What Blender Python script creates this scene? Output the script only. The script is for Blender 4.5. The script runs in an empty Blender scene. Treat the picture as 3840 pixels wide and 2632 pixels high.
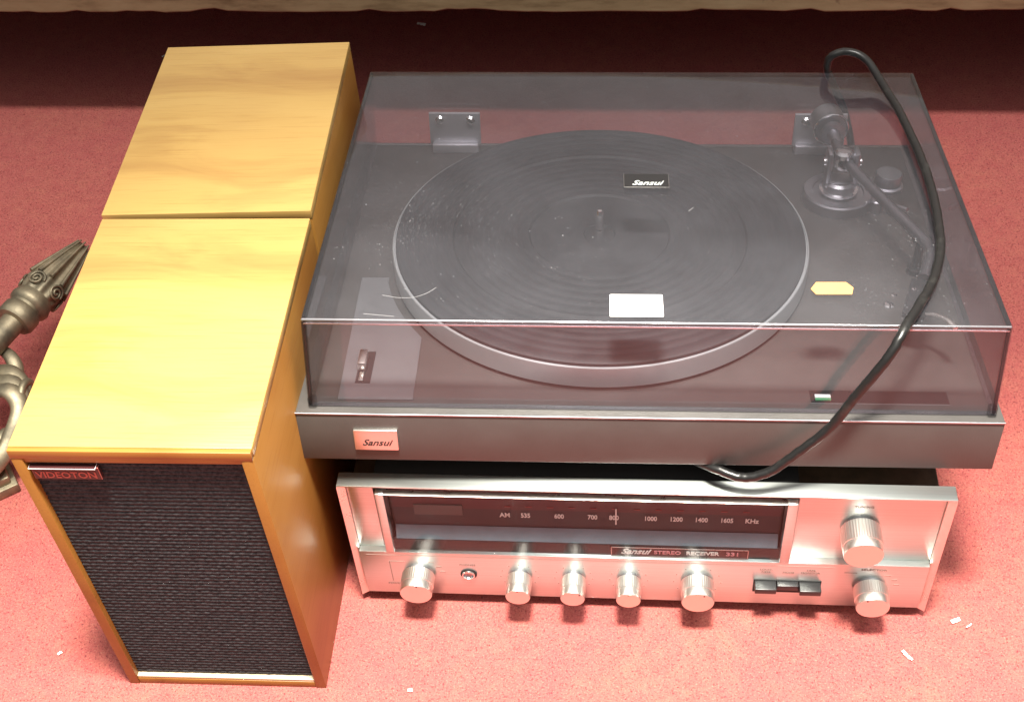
import bpy, bmesh, math, random
from mathutils import Vector, Matrix
random.seed(7)
sc = bpy.context.scene
COL = sc.collection
PI = math.pi

# ------------------------------------------------------------------ camera
cam_d = bpy.data.cameras.new('camera'); cam = bpy.data.objects.new('camera', cam_d); COL.objects.link(cam)
cam.location = (0.2041, -0.5461, 0.8569)
cam.rotation_euler = (0.7596, 0.0507, 0.0688)
cam_d.sensor_width = 36.0
cam_d.lens = 4905.8 / 3840 * 36.0
cam_d.shift_x = -39.8 / 3840
cam_d.shift_y = 11.5 / 3840
cam_d.clip_start = 0.01; cam_d.clip_end = 60
sc.camera = cam

# ------------------------------------------------------------------ light
w = bpy.data.worlds.new('World'); sc.world = w; w.use_nodes = True
bg = w.node_tree.nodes['Background']
_tc = w.node_tree.nodes.new('ShaderNodeTexCoord'); _sx = w.node_tree.nodes.new('ShaderNodeSeparateXYZ'); _rp = w.node_tree.nodes.new('ShaderNodeValToRGB')
w.node_tree.links.new(_tc.outputs['Generated'], _sx.inputs[0]); w.node_tree.links.new(_sx.outputs[2], _rp.inputs[0]); w.node_tree.links.new(_rp.outputs[0], bg.inputs[0])
_rp.color_ramp.elements[0].position = 0.25; _rp.color_ramp.elements[0].color = (0.14, 0.14, 0.135, 1)      # dim room walls
_rp.color_ramp.elements[1].position = 0.80; _rp.color_ramp.elements[1].color = (1.0, 0.96, 0.90, 1)          # pale ceiling
bg.inputs[1].default_value = 1.0

def aim(o, tgt):
    o.rotation_euler = (Vector(tgt) - Vector(o.location)).to_track_quat('-Z', 'Y').to_euler()

def lamp(name, kind, loc, tgt, power, col, **kw):
    d = bpy.data.lights.new(name, kind); d.energy = power; d.color = col
    for k, v in kw.items(): setattr(d, k, v)
    o = bpy.data.objects.new(name, d); COL.objects.link(o); o.location = loc; aim(o, tgt)
    return o
lamp('ceiling_downlight', 'SPOT', (0.20, -0.28, 2.3), (0.22, -1.00, 0), 720, (1.0, 0.94, 0.82),
     spot_size=math.radians(63), spot_blend=0.30, shadow_soft_size=0.16)
lamp('ceiling_panel', 'AREA', (0.45, -0.2, 2.4), (0.45, -0.1, 0), 60, (1.0, 0.95, 0.90), shape='RECTANGLE', size=1.6, size_y=0.14)
sc.view_settings.view_transform = 'Standard'; sc.view_settings.look = 'None'
sc.view_settings.exposure = 0.15; sc.view_settings.gamma = 1.0
sc.cycles.transparent_max_bounces = 32
sc.cycles.max_bounces = 10
sc.cycles.sample_clamp_indirect = 6.0

# ------------------------------------------------------------------ materials
def newmat(name):
    m = bpy.data.materials.new(name); m.use_nodes = True
    nt = m.node_tree
    return m, nt, nt.nodes['Principled BSDF'], nt.nodes, nt.links
def N(nt, t, **kw):
    n = nt.nodes.new(t)
    for k, v in kw.items():
        if hasattr(n, k): setattr(n, k, v)
    return n
def coords(nt, scale=(1, 1, 1), rot=(0, 0, 0), kind='Object'):
    tc = N(nt, 'ShaderNodeTexCoord'); mp = N(nt, 'ShaderNodeMapping')
    nt.links.new(tc.outputs[kind], mp.inputs[0]); mp.inputs['Scale'].default_value = scale; mp.inputs['Rotation'].default_value = rot
    return mp.outputs[0]
def noise(nt, vec, scale, detail=3, rough=0.5, dist=0.0):
    n = N(nt, 'ShaderNodeTexNoise'); nt.links.new(vec, n.inputs['Vector'])
    n.inputs['Scale'].default_value = scale; n.inputs['Detail'].default_value = detail
    n.inputs['Roughness'].default_value = rough; n.inputs['Distortion'].default_value = dist
    return n.outputs['Fac']
def ramp(nt, fac, stops):
    r = N(nt, 'ShaderNodeValToRGB'); nt.links.new(fac, r.inputs[0])
    el = r.color_ramp.elements
    while len(el) < len(stops): el.new(0.5)
    for e, (p, c) in zip(el, stops):
        e.position = p; e.color = c if len(c) == 4 else (*c, 1)
    return r.outputs[0]
def mix(nt, a, b, fac, mode='MIX'):
    m = N(nt, 'ShaderNodeMix'); m.data_type = 'RGBA'; m.blend_type = mode
    for s, v in ((m.inputs[6], a), (m.inputs[7], b), (m.inputs[0], fac)):
        if isinstance(v, (int, float)): s.default_value = v
        elif isinstance(v, tuple): s.default_value = v if len(v) == 4 else (*v, 1)
        else: nt.links.new(v, s)
    return m.outputs[2]
def bump(nt, h, strength, dist, prev=None):
    b = N(nt, 'ShaderNodeBump'); nt.links.new(h, b.inputs['Height'])
    b.inputs['Strength'].default_value = strength; b.inputs['Distance'].default_value = dist
    if prev is not None: nt.links.new(prev, b.inputs['Normal'])
    return b.outputs[0]
def simple(name, col, rough=0.5, metal=0.0, spec=0.5, var=0.0, vscale=60, bumpd=0.0, bscale=400):
    m, nt, p, nd, lk = newmat(name)
    p.inputs['Base Color'].default_value = (*col, 1); p.inputs['Roughness'].default_value = rough
    p.inputs['Metallic'].default_value = metal; p.inputs['Specular IOR Level'].default_value = spec
    if var:
        v = noise(nt, coords(nt), vscale, 5, 0.6)
        c = ramp(nt, v, [(0.3, tuple(x * (1 - var) for x in col)), (0.7, tuple(min(1, x * (1 + var)) for x in col))])
        lk.new(c, p.inputs['Base Color'])
        r = N(nt, 'ShaderNodeMapRange'); lk.new(v, r.inputs[0]); r.inputs[3].default_value = max(0.02, rough - 0.12); r.inputs[4].default_value = rough + 0.12
        lk.new(r.outputs[0], p.inputs['Roughness'])
    if bumpd:
        lk.new(bump(nt, noise(nt, coords(nt), bscale, 3), 1.0, bumpd), p.inputs['Normal'])
    return m

def carpet_mat():
    m, nt, p, nd, lk = newmat('carpet_pile')
    v = coords(nt)
    big = noise(nt, v, 9, 4, 0.6); mid = noise(nt, v, 70, 4, 0.65); fine = noise(nt, v, 480, 3, 0.75); vf = noise(nt, v, 700, 2, 0.6)
    c = ramp(nt, mid, [(0.30, (0.38, 0.092, 0.084)), (0.52, (0.42, 0.116, 0.098)), (0.72, (0.44, 0.136, 0.104))])
    c = mix(nt, c, (0.39, 0.088, 0.092), ramp(nt, big, [(0.40, (0, 0, 0)), (0.62, (0.45, 0.45, 0.45))]))
    c = mix(nt, c, (0.13, 0.022, 0.036), ramp(nt, fine, [(0.33, (0.9, 0.9, 0.9)), (0.45, (0, 0, 0))]))
    c = mix(nt, c, (0.56, 0.24, 0.18), ramp(nt, vf, [(0.54, (0, 0, 0)), (0.74, (0.65, 0.65, 0.65))]))
    lk.new(c, p.inputs['Base Color'])
    p.inputs['Roughness'].default_value = 0.95; p.inputs['Specular IOR Level'].default_value = 0.05
    p.inputs['Sheen Weight'].default_value = 0.04; p.inputs['Sheen Roughness'].default_value = 0.5
    b = bump(nt, fine, 0.9, 0.0016); b = bump(nt, vf, 0.7, 0.0008, b); b = bump(nt, mid, 0.5, 0.003, b)
    lk.new(b, p.inputs['Normal'])
    return m

def wood_mat(name, dirn='X', tint=1.0, dark=0.0, gloss=0.30, hue=(1, 1, 1), spec=0.45):
    # grain runs along object axis dirn
    m, nt, p, nd, lk = newmat(name)
    sc_ = {'X': (0.9, 11, 11), 'Y': (11, 0.9, 11), 'Z': (11, 11, 0.9)}[dirn]
    sc2 = {'X': (6, 200, 200), 'Y': (200, 6, 200), 'Z': (200, 200, 6)}[dirn]
    warp = noise(nt, coords(nt, (1, 1, 1)), 3.0, 2, 0.5)
    v = coords(nt, sc_)
    va = N(nt, 'ShaderNodeVectorMath', operation='ADD'); lk.new(v, va.inputs[0])
    cx = N(nt, 'ShaderNodeCombineXYZ'); ml = N(nt, 'ShaderNodeMath', operation='MULTIPLY'); lk.new(warp, ml.inputs[0]); ml.inputs[1].default_value = 1.3
    for i in range(3): lk.new(ml.outputs[0], cx.inputs[i])
    lk.new(cx.outputs[0], va.inputs[1])
    band = noise(nt, va.outputs[0], 1.5, 6, 0.58, 0.5)
    fine = noise(nt, coords(nt, sc2), 3.0, 3, 0.6)
    t = tint
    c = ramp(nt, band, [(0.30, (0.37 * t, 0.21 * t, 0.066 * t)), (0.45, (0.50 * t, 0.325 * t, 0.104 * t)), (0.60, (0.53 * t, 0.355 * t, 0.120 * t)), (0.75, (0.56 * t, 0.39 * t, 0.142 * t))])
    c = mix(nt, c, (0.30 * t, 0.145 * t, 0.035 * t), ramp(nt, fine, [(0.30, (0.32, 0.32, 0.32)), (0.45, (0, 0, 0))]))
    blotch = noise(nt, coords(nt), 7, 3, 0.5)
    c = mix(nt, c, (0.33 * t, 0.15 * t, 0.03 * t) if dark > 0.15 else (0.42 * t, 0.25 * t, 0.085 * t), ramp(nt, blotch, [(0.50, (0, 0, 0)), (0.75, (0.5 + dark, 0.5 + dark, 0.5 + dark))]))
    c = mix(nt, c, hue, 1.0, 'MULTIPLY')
    lk.new(c, p.inputs['Base Color'])
    p.inputs['Roughness'].default_value = gloss; p.inputs['Specular IOR Level'].default_value = spec
    lk.new(bump(nt, fine, 0.35, 0.0003), p.inputs['Normal'])
    return m

def brushed(name, col=(0.67, 0.72, 0.70), rough=0.36, aniso=0.7, rot=0.0, axis='X'):
    m, nt, p, nd, lk = newmat(name)
    s = {'X': (6, 900, 900), 'Y': (900, 6, 900), 'Z': (900, 900, 6)}[axis]
    f = noise(nt, coords(nt, s), 1.0, 3, 0.6)
    c = ramp(nt, f, [(0.3, tuple(x * 0.90 for x in col)), (0.7, col)])
    lk.new(c, p.inputs['Base Color'])
    p.inputs['Metallic'].default_value = 1.0; p.inputs['Roughness'].default_value = rough
    p.inputs['Anisotropic'].default_value = aniso; p.inputs['Anisotropic Rotation'].default_value = rot
    tg = N(nt, 'ShaderNodeTangent'); tg.direction_type = 'RADIAL'; tg.axis = 'X'
    lk.new(tg.outputs[0], p.inputs['Tangent'])
    lk.new(bump(nt, f, 0.12, 0.0002), p.inputs['Normal'])
    return m

def acrylic_mat():
    m, nt, p, nd, lk = newmat('smoked_acrylic')
    nt.nodes.remove(p)
    out = nt.nodes['Material Output']
    tr = N(nt, 'ShaderNodeBsdfTransparent'); tr.inputs[0].default_value = (0.985, 0.98, 0.99, 1)
    gl = N(nt, 'ShaderNodeBsdfGlossy'); gl.inputs['Roughness'].default_value = 0.04; gl.inputs[0].default_value = (1, 1, 1, 1)
    fr = N(nt, 'ShaderNodeFresnel'); fr.inputs[0].default_value = 1.49
    # fresnel of a back face is wrong for a transparent shell: use facing-corrected dielectric reflectance
    lw = N(nt, 'ShaderNodeLayerWeight'); lw.inputs[0].default_value = 0.5
    pw = N(nt, 'ShaderNodeMath', operation='POWER'); lk.new(lw.outputs['Facing'], pw.inputs[0]); pw.inputs[1].default_value = 5.0
    mm = N(nt, 'ShaderNodeMath', operation='MULTIPLY_ADD'); lk.new(pw.outputs[0], mm.inputs[0]); mm.inputs[1].default_value = 0.9; mm.inputs[2].default_value = 0.038
    s1 = N(nt, 'ShaderNodeMixShader'); lk.new(mm.outputs[0], s1.inputs[0]); lk.new(tr.outputs[0], s1.inputs[1]); lk.new(gl.outputs[0], s1.inputs[2])
    # dust specks, and a dust film that also paints in the reflected haze
    v = coords(nt)
    film = noise(nt, v, 14, 4, 0.6)
    vo = N(nt, 'ShaderNodeTexVoronoi'); lk.new(v, vo.inputs['Vector']); vo.inputs['Scale'].default_value = 230
    speck = ramp(nt, vo.outputs['Distance'], [(0.05, (1, 1, 1)), (0.16, (0, 0, 0))])
    sep = N(nt, 'ShaderNodeSeparateColor'); lk.new(vo.outputs['Color'], sep.inputs[0])
    keep = ramp(nt, sep.outputs[0], [(0.90, (0, 0, 0)), (0.97, (1, 1, 1))])
    patch = ramp(nt, noise(nt, coords(nt, (9, 4, 4), (0, 0, 0.6)), 1.3, 3, 0.6), [(0.40, (0.10, 0.10, 0.10)), (0.66, (1, 1, 1))])
    sp = mix(nt, speck, keep, 1.0, 'MULTIPLY'); sp = mix(nt, sp, patch, 1.0, 'MULTIPLY')
    vo2 = N(nt, 'ShaderNodeTexVoronoi'); lk.new(v, vo2.inputs['Vector']); vo2.inputs['Scale'].default_value = 520
    sp2 = ramp(nt, vo2.outputs['Distance'], [(0.10, (0.55, 0.55, 0.55)), (0.30, (0, 0, 0))])
    sep2 = N(nt, 'ShaderNodeSeparateColor'); lk.new(vo2.outputs['Color'], sep2.inputs[0])
    sp2 = mix(nt, sp2, ramp(nt, sep2.outputs[1], [(0.82, (0, 0, 0)), (0.92, (1, 1, 1))]), 1.0, 'MULTIPLY')
    sp2 = mix(nt, sp2, ramp(nt, noise(nt, coords(nt, (7, 5, 5), (0, 0, 0.5)), 1.6, 3, 0.6), [(0.52, (0, 0, 0)), (0.66, (1, 1, 1))]), 1.0, 'MULTIPLY')
    tot = N(nt, 'ShaderNodeMath', operation='MULTIPLY_ADD'); lk.new(sp, tot.inputs[0]); tot.inputs[1].default_value = 0.35
    fm = N(nt, 'ShaderNodeMapRange'); lk.new(film, fm.inputs[0]); fm.inputs[1].default_value = 0.3; fm.inputs[2].default_value = 0.7; fm.inputs[3].default_value = 0.012; fm.inputs[4].default_value = 0.026
    lk.new(fm.outputs[0], tot.inputs[2])
    t2 = N(nt, 'ShaderNodeMath', operation='MULTIPLY_ADD'); lk.new(sp2, t2.inputs[0]); t2.inputs[1].default_value = 0.25; lk.new(tot.outputs[0], t2.inputs[2])
    # film and specks weaker on upright faces
    ge = N(nt, 'ShaderNodeNewGeometry'); sx = N(nt, 'ShaderNodeSeparateXYZ'); lk.new(ge.outputs['Normal'], sx.inputs[0])
    up = N(nt, 'ShaderNodeMapRange'); lk.new(sx.outputs[2], up.inputs[0]); up.inputs[1].default_value = 0.3; up.inputs[2].default_value = 0.9; up.inputs[3].default_value = 0.6; up.inputs[4].default_value = 1.0
    t3 = N(nt, 'ShaderNodeMath', operation='MULTIPLY'); lk.new(t2.outputs[0], t3.inputs[0]); lk.new(up.outputs[0], t3.inputs[1])
    df = N(nt, 'ShaderNodeBsdfDiffuse'); df.inputs[0].default_value = (0.68, 0.70, 0.78, 1)
    s2 = N(nt, 'ShaderNodeMixShader'); lk.new(t3.outputs[0], s2.inputs[0]); lk.new(s1.outputs[0], s2.inputs[1]); lk.new(df.outputs[0], s2.inputs[2])
    lk.new(s2.outputs[0], out.inputs['Surface'])
    va = N(nt, 'ShaderNodeVolumeAbsorption'); va.inputs[0].default_value = (0.50, 0.49, 0.52, 1); va.inputs[1].default_value = 150
    lk.new(va.outputs[0], out.inputs['Volume'])
    return m

def edge_mat():
    m, nt, p, nd, lk = newmat('acrylic_edge')
    nt.nodes.remove(p); out = nt.nodes['Material Output']
    tr = N(nt, 'ShaderNodeBsdfTransparent'); tr.inputs[0].default_value = (0.8, 0.79, 0.82, 1)
    gl = N(nt, 'ShaderNodeBsdfGlossy'); gl.inputs['Roughness'].default_value = 0.22; gl.inputs[0].default_value = (0.9, 0.9, 0.95, 1)
    s1 = N(nt, 'ShaderNodeMixShader'); s1.inputs[0].default_value = 0.55; lk.new(tr.outputs[0], s1.inputs[1]); lk.new(gl.outputs[0], s1.inputs[2])
    lk.new(s1.outputs[0], out.inputs['Surface'])
    return m

def glass_mat(name='dial_glass', tint=(0.9, 0.93, 0.94), f0=0.007):
    m, nt, p, nd, lk = newmat(name)
    nt.nodes.remove(p); out = nt.nodes['Material Output']
    tr = N(nt, 'ShaderNodeBsdfTransparent'); tr.inputs[0].default_value = (*tint, 1)
    gl = N(nt, 'ShaderNodeBsdfGlossy'); gl.inputs['Roughness'].default_value = 0.02
    lw = N(nt, 'ShaderNodeLayerWeight'); lw.inputs[0].default_value = 0.5
    pw = N(nt, 'ShaderNodeMath', operation='POWER'); lk.new(lw.outputs['Facing'], pw.inputs[0]); pw.inputs[1].default_value = 5.0
    mm = N(nt, 'ShaderNodeMath', operation='MULTIPLY_ADD'); lk.new(pw.outputs[0], mm.inputs[0]); mm.inputs[1].default_value = 0.9; mm.inputs[2].default_value = f0
    s1 = N(nt, 'ShaderNodeMixShader'); lk.new(mm.outputs[0], s1.inputs[0]); lk.new(tr.outputs[0], s1.inputs[1]); lk.new(gl.outputs[0], s1.inputs[2])
    lk.new(s1.outputs[0], out.inputs['Surface'])
    return m

def brass_mat():
    m, nt, p, nd, lk = newmat('aged_brass')
    v = coords(nt); a = noise(nt, v, 45, 5, 0.6); b_ = noise(nt, v, 220, 3, 0.6)
    c = ramp(nt, a, [(0.3, (0.15, 0.135, 0.10)), (0.55, (0.31, 0.27, 0.185)), (0.75, (0.46, 0.40, 0.28))])
    lk.new(c, p.inputs['Base Color']); p.inputs['Metallic'].default_value = 0.85
    r = N(nt, 'ShaderNodeMapRange'); lk.new(a, r.inputs[0]); r.inputs[3].default_value = 0.65; r.inputs[4].default_value = 0.46
    lk.new(r.outputs[0], p.inputs['Roughness'])
    lk.new(bump(nt, b_, 0.3, 0.0006), p.inputs['Normal'])
    return m

def cream_mat():
    m, nt, p, nd, lk = newmat('cream_paint')
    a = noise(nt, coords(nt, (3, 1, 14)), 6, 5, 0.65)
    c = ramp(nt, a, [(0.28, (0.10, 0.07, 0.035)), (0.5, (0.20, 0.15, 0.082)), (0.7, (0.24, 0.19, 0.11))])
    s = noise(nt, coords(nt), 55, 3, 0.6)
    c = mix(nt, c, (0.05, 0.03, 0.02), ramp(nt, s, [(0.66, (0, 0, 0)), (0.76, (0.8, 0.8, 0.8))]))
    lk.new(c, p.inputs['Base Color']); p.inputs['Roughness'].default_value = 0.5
    return m

def pvc_mat():
    m, nt, p, nd, lk = newmat('black_pvc')
    v = coords(nt); a = noise(nt, v, 90, 4, 0.65)
    c = ramp(nt, a, [(0.54, (0.009, 0.009, 0.009)), (0.70, (0.025, 0.025, 0.023)), (0.80, (0.22, 0.21, 0.19))])
    lk.new(c, p.inputs['Base Color']); p.inputs['Roughness'].default_value = 0.30
    lk.new(bump(nt, noise(nt, v, 300, 3), 0.12, 0.0005), p.inputs['Normal'])
    return m

def cloth_mat():
    m, nt, p, nd, lk = newmat('black_grille_cloth')
    v = coords(nt, (500, 500, 500)); a = noise(nt, v, 1.0, 3, 0.6); b_ = noise(nt, coords(nt), 30, 3, 0.6)
    c = ramp(nt, a, [(0.35, (0.022, 0.024, 0.027)), (0.65, (0.056, 0.059, 0.064))])
    vo = N(nt, 'ShaderNodeTexVoronoi'); lk.new(coords(nt), vo.inputs['Vector']); vo.inputs['Scale'].default_value = 160
    sp = ramp(nt, vo.outputs['Distance'], [(0.03, (1, 1, 1)), (0.12, (0, 0, 0))])
    se = N(nt, 'ShaderNodeSeparateColor'); lk.new(vo.outputs['Color'], se.inputs[0])
    sp = mix(nt, sp, ramp(nt, se.outputs[0], [(0.975, (0, 0, 0)), (0.99, (0.8, 0.8, 0.8))]), 1.0, 'MULTIPLY')
    c = mix(nt, c, (0.35, 0.34, 0.32), sp)
    lk.new(c, p.inputs['Base Color']); p.inputs['Roughness'].default_value = 0.85; p.inputs['Specular IOR Level'].default_value = 0.2
    lk.new(bump(nt, a, 0.5, 0.0005), p.inputs['Normal'])
    return m

def mat_rubber():
    m, nt, p, nd, lk = newmat('platter_rubber')
    a = noise(nt, coords(nt), 40, 4, 0.6)
    c = ramp(nt, a, [(0.3, (0.016, 0.0165, 0.019)), (0.7, (0.032, 0.034, 0.038))])
    lk.new(c, p.inputs['Base Color']); p.inputs['Roughness'].default_value = 0.62
    lk.new(bump(nt, noise(nt, coords(nt), 500, 2), 0.3, 0.0003), p.inputs['Normal'])
    return m

M = dict(
    carpet=carpet_mat(), wood_top=wood_mat('wood_veneer_top', 'X', 0.84, hue=(1.0, 0.97, 0.93)), wood_side_shaded=wood_mat('wood_veneer_side_shaded', 'Y', 0.54, 0.4, 0.42, (1.0, 0.72, 0.44), 0.30),  # side: same wood, orange varnish, with the sides' shade darkened into its colour
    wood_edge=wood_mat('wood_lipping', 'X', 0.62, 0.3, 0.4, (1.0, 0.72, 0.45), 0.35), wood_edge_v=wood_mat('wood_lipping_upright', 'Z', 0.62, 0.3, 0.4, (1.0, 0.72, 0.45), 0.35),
    cloth=cloth_mat(), alu=brushed('brushed_aluminium'), alu_knob=simple('turned_aluminium', (0.92, 0.90, 0.85), 0.34, 1.0),
    alu_face=simple('knob_face_aluminium', (0.87, 0.83, 0.78), 0.33, 1.0), alu_plain=simple('satin_aluminium', (0.84, 0.82, 0.78), 0.30, 1.0, var=0.05),
    platter=simple('platter_metal', (0.42, 0.45, 0.46), 0.40, 0.45, var=0.05, vscale=30), rubber=mat_rubber(),
    chrome=simple('chrome', (0.88, 0.88, 0.88), 0.12, 1.0), gun=simple('gunmetal', (0.24, 0.24, 0.26), 0.33, 0.9), hinge=simple('zinc_plate', (0.60, 0.60, 0.63), 0.42, 0.8), steel=simple('dull_steel', (0.42, 0.42, 0.45), 0.38, 1.0, var=0.08),
    plinth=simple('charcoal_paint', (0.061, 0.057, 0.054), 0.40, 0.0, var=0.12, vscale=25, bumpd=0.00012, bscale=900),
    plate=simple('grey_plate', (0.15, 0.155, 0.16), 0.42, 0.3, var=0.06), black=simple('black_plastic', (0.016, 0.016, 0.017), 0.35),
    blackm=simple('matt_black', (0.010, 0.010, 0.010), 0.75), ink=simple('black_ink', (0.03, 0.02, 0.018), 0.6),
    dial=simple('dial_black', (0.008, 0.016, 0.020), 0.5), dialred=simple('dial_maroon', (0.050, 0.013, 0.018), 0.5, var=0.25, vscale=40),
    dialgrey=simple('dial_grey', (0.14, 0.21, 0.25), 0.42, 0.0, var=0.15, vscale=50), meter=simple('meter_grey', (0.085, 0.085, 0.08), 0.5),
    print_w=simple('white_print', (0.82, 0.88, 0.84), 0.6), print_p=simple('pink_print', (0.75, 0.36, 0.38), 0.6), print_r=simple('red_print', (0.30, 0.05, 0.05), 0.6),
    print_g=simple('faint_print', (0.20, 0.14, 0.12), 0.6), maroon=simple('maroon_badge', (0.045, 0.012, 0.013), 0.35), copper=simple('copper_letters', (0.34, 0.10, 0.08), 0.4, 0.3),
    cabinet=simple('brown_case', (0.060, 0.038, 0.022), 0.45, var=0.35, vscale=90), acrylic=acrylic_mat(), acrylic_edge=edge_mat(), glass=glass_mat(),
    clear=glass_mat('clear_rubber', (0.8, 0.8, 0.8)), brass=brass_mat(), cream=cream_mat(), pvc=pvc_mat(),
    pale=simple('pale_lipping', (0.50, 0.40, 0.27), 0.5, var=0.1), label=simple('white_paper', (0.86, 0.86, 0.86), 0.55), orange=simple('orange_paper', (0.66, 0.33, 0.11), 0.6, var=0.06, vscale=120), green=simple('green_lens', (0.10, 0.36, 0.17), 0.35),
    paper=simple('torn_paper', (0.85, 0.82, 0.78), 0.8), wall=simple('wall_paint', (0.52, 0.51, 0.49), 0.7), shelf=simple('shelf_board', (0.05, 0.035, 0.025), 0.6, var=0.1), dust=simple('dust', (0.24, 0.24, 0.25), 0.9), edge_shade=glass_mat('edge_shade_tint', (0.30, 0.28, 0.36), 0.03), scratch=simple('scratch_white', (0.20, 0.20, 0.205), 0.6),
)

# ------------------------------------------------------------------ mesh helpers
class B:
    def __init__(s): s.bm = bmesh.new(); s.mi = 0
    def _tag(s, geom):
        for f in geom: f.material_index = s.mi
    def box(s, x0, x1, y0, y1, z0, z1, bev=0.0, seg=2, mat=None):
        r = bmesh.ops.create_cube(s.bm, size=1.0); vs = r['verts']
        for v in vs:
            v.co = Vector(((x0 + x1) / 2 + v.co.x * (x1 - x0), (y0 + y1) / 2 + v.co.y * (y1 - y0), (z0 + z1) / 2 + v.co.z * (z1 - z0)))
        fs = {f for v in vs for f in v.link_faces}
        if bev:
            es = list({e for v in vs for e in v.link_edges})
            r = bmesh.ops.bevel(s.bm, geom=es, offset=bev, segments=seg, affect='EDGES', profile=0.5)
            fs = set(r['faces']) | {f for f in fs if f.is_valid}
            vs = list({v for f in fs for v in f.verts})
        s._tag(fs)
        if mat is not None:
            for v in vs: v.co = mat @ v.co
        return vs
    def poly(s, pts, z0, z1):   # vertical prism from xy outline
        n = len(pts)
        a = [s.bm.verts.new((x, y, z0)) for x, y in pts]; b = [s.bm.verts.new((x, y, z1)) for x, y in pts]
        fs = [s.bm.faces.new(b), s.bm.faces.new(a[::-1])]
        for i in range(n): fs.append(s.bm.faces.new((a[i], a[(i + 1) % n], b[(i + 1) % n], b[i])))
        s._tag(fs)
        return a + b
    def lathe(s, prof, segs=48, mat=None, flute=0, famp=0.0, frange=None):
        # prof: list of (r, h); axis +Z then mat
        rings = []; mat = mat or Matrix.Identity(4)
        for k, (r, h) in enumerate(prof):
            if r < 1e-7: rings.append([s.bm.verts.new(mat @ Vector((0, 0, h)))])
            else:
                ring = []
                for i in range(segs):
                    a = 2 * PI * i / segs; rr = r
                    if flute and frange and frange[0] <= k <= frange[1]: rr = r - famp * (0.5 + 0.5 * math.cos(a * flute))
                    ring.append(s.bm.verts.new(mat @ Vector((rr * math.cos(a), rr * math.sin(a), h))))
                rings.append(ring)
        fs = []
        for p, q in zip(rings, rings[1:]):
            for i in range(segs):
                j = (i + 1) % segs
                if len(p) == 1 and len(q) == 1: continue
                if len(p) == 1: fs.append(s.bm.faces.new((p[0], q[i], q[j])))
                elif len(q) == 1: fs.append(s.bm.faces.new((p[i], p[j], q[0])))
                else: fs.append(s.bm.faces.new((p[i], p[j], q[j], q[i])))
        s._tag(fs)
        return fs
    def tube(s, pts, rad, segs=14, flat=1.0, caps=True):
        pts = [Vector(p) for p in pts]; n = len(pts)
        rads = rad if isinstance(rad, (list, tuple)) else [rad] * n
        t0 = (pts[1] - pts[0]).normalized()
        up = Vector((0, 0, 1)) if abs(t0.z) < 0.9 else Vector((0, 1, 0))
        nrm = t0.cross(up).normalized(); rings = []
        for i, p in enumerate(pts):
            t = (pts[min(i + 1, n - 1)] - pts[max(i - 1, 0)]).normalized()
            nrm = (nrm - t * nrm.dot(t)).normalized(); bn = t.cross(nrm)
            rings.append([s.bm.verts.new(p + (nrm * math.cos(2 * PI * k / segs) + bn * math.sin(2 * PI * k / segs) * flat) * rads[i]) for k in range(segs)])
        fs = []
        for p, q in zip(rings, rings[1:]):
            for k in range(segs):
                j = (k + 1) % segs; fs.append(s.bm.faces.new((p[k], p[j], q[j], q[k])))
        if caps: fs += [s.bm.faces.new(rings[0][::-1]), s.bm.faces.new(rings[-1])]
        s._tag(fs)
    def text(s, body, size, mat, shear=0.0, sx=1.0, align='CENTER', bold=0.0, ext=0.00012):
        cu = bpy.data.curves.new('lettering', 'FONT'); cu.body = body; cu.size = size; cu.shear = shear; cu.align_x = align; cu.align_y = 'CENTER'
        cu.offset = bold; cu.extrude = ext; cu.resolution_u = 3
        o = bpy.data.objects.new('lettering_tmp', cu); COL.objects.link(o)
        bpy.context.view_layer.update()
        me = bpy.data.meshes.new_from_object(o.evaluated_get(bpy.context.evaluated_depsgraph_get()))
        bpy.data.objects.remove(o); bpy.data.curves.remove(cu)
        mt = mat @ Matrix.Diagonal((sx, 1, 1, 1))
        base = [s.bm.verts.new(mt @ v.co) for v in me.vertices]
        for pl in me.polygons:
            try:
                f = s.bm.faces.new([base[i] for i in pl.vertices]); f.material_index = s.mi
            except ValueError: pass
        bpy.data.meshes.remove(me)
    def done(s, name, mats, parent=None, smooth=None, loc=None, rot=None):
        bmesh.ops.recalc_face_normals(s.bm, faces=s.bm.faces[:])
        me = bpy.data.meshes.new(name); s.bm.to_mesh(me); s.bm.free()
        for m in (mats if isinstance(mats, (list, tuple)) else [mats]): me.materials.append(m)
        if smooth is not None:
            for p in me.polygons: p.use_smooth = True
            try: me.set_sharp_from_angle(angle=math.radians(smooth))
            except AttributeError: pass
        o = bpy.data.objects.new(name, me); COL.objects.link(o)
        if parent is not None: o.parent = parent
        if loc is not None: o.location = loc
        if rot is not None: o.rotation_euler = rot
        return o
def catmull(pts, n=8):
    P = [Vector(p) for p in pts]; P = [2 * P[0] - P[1]] + P + [2 * P[-1] - P[-2]]; out = []
    for i in range(1, len(P) - 2):
        a, b, c, d = P[i - 1:i + 3]
        for k in range(n):
            t = k / n
            out.append(0.5 * ((2 * b) + (c - a) * t + (2 * a - 5 * b + 4 * c - d) * t * t + (3 * b - a - 3 * c + d) * t ** 3))
    out.append(P[-2]); return out
def thing(name, label, cat, group=None):
    o = bpy.data.objects.new(name, None); COL.objects.link(o); o.empty_display_size = 0.05
    o['label'] = label; o['category'] = cat
    if group: o['group'] = group
    return o
def tag(o, label, cat, group=None):
    o['label'] = label; o['category'] = cat
    if group: o['group'] = group
    return o
def T(x, y, z): return Matrix.Translation((x, y, z))
FRONT = Matrix.Rotation(PI / 2, 4, 'X')          # text / lathe axis turned to face -Y
YM = Matrix.Rotation(PI / 2, 4, 'X')             # +Z -> -Y

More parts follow.
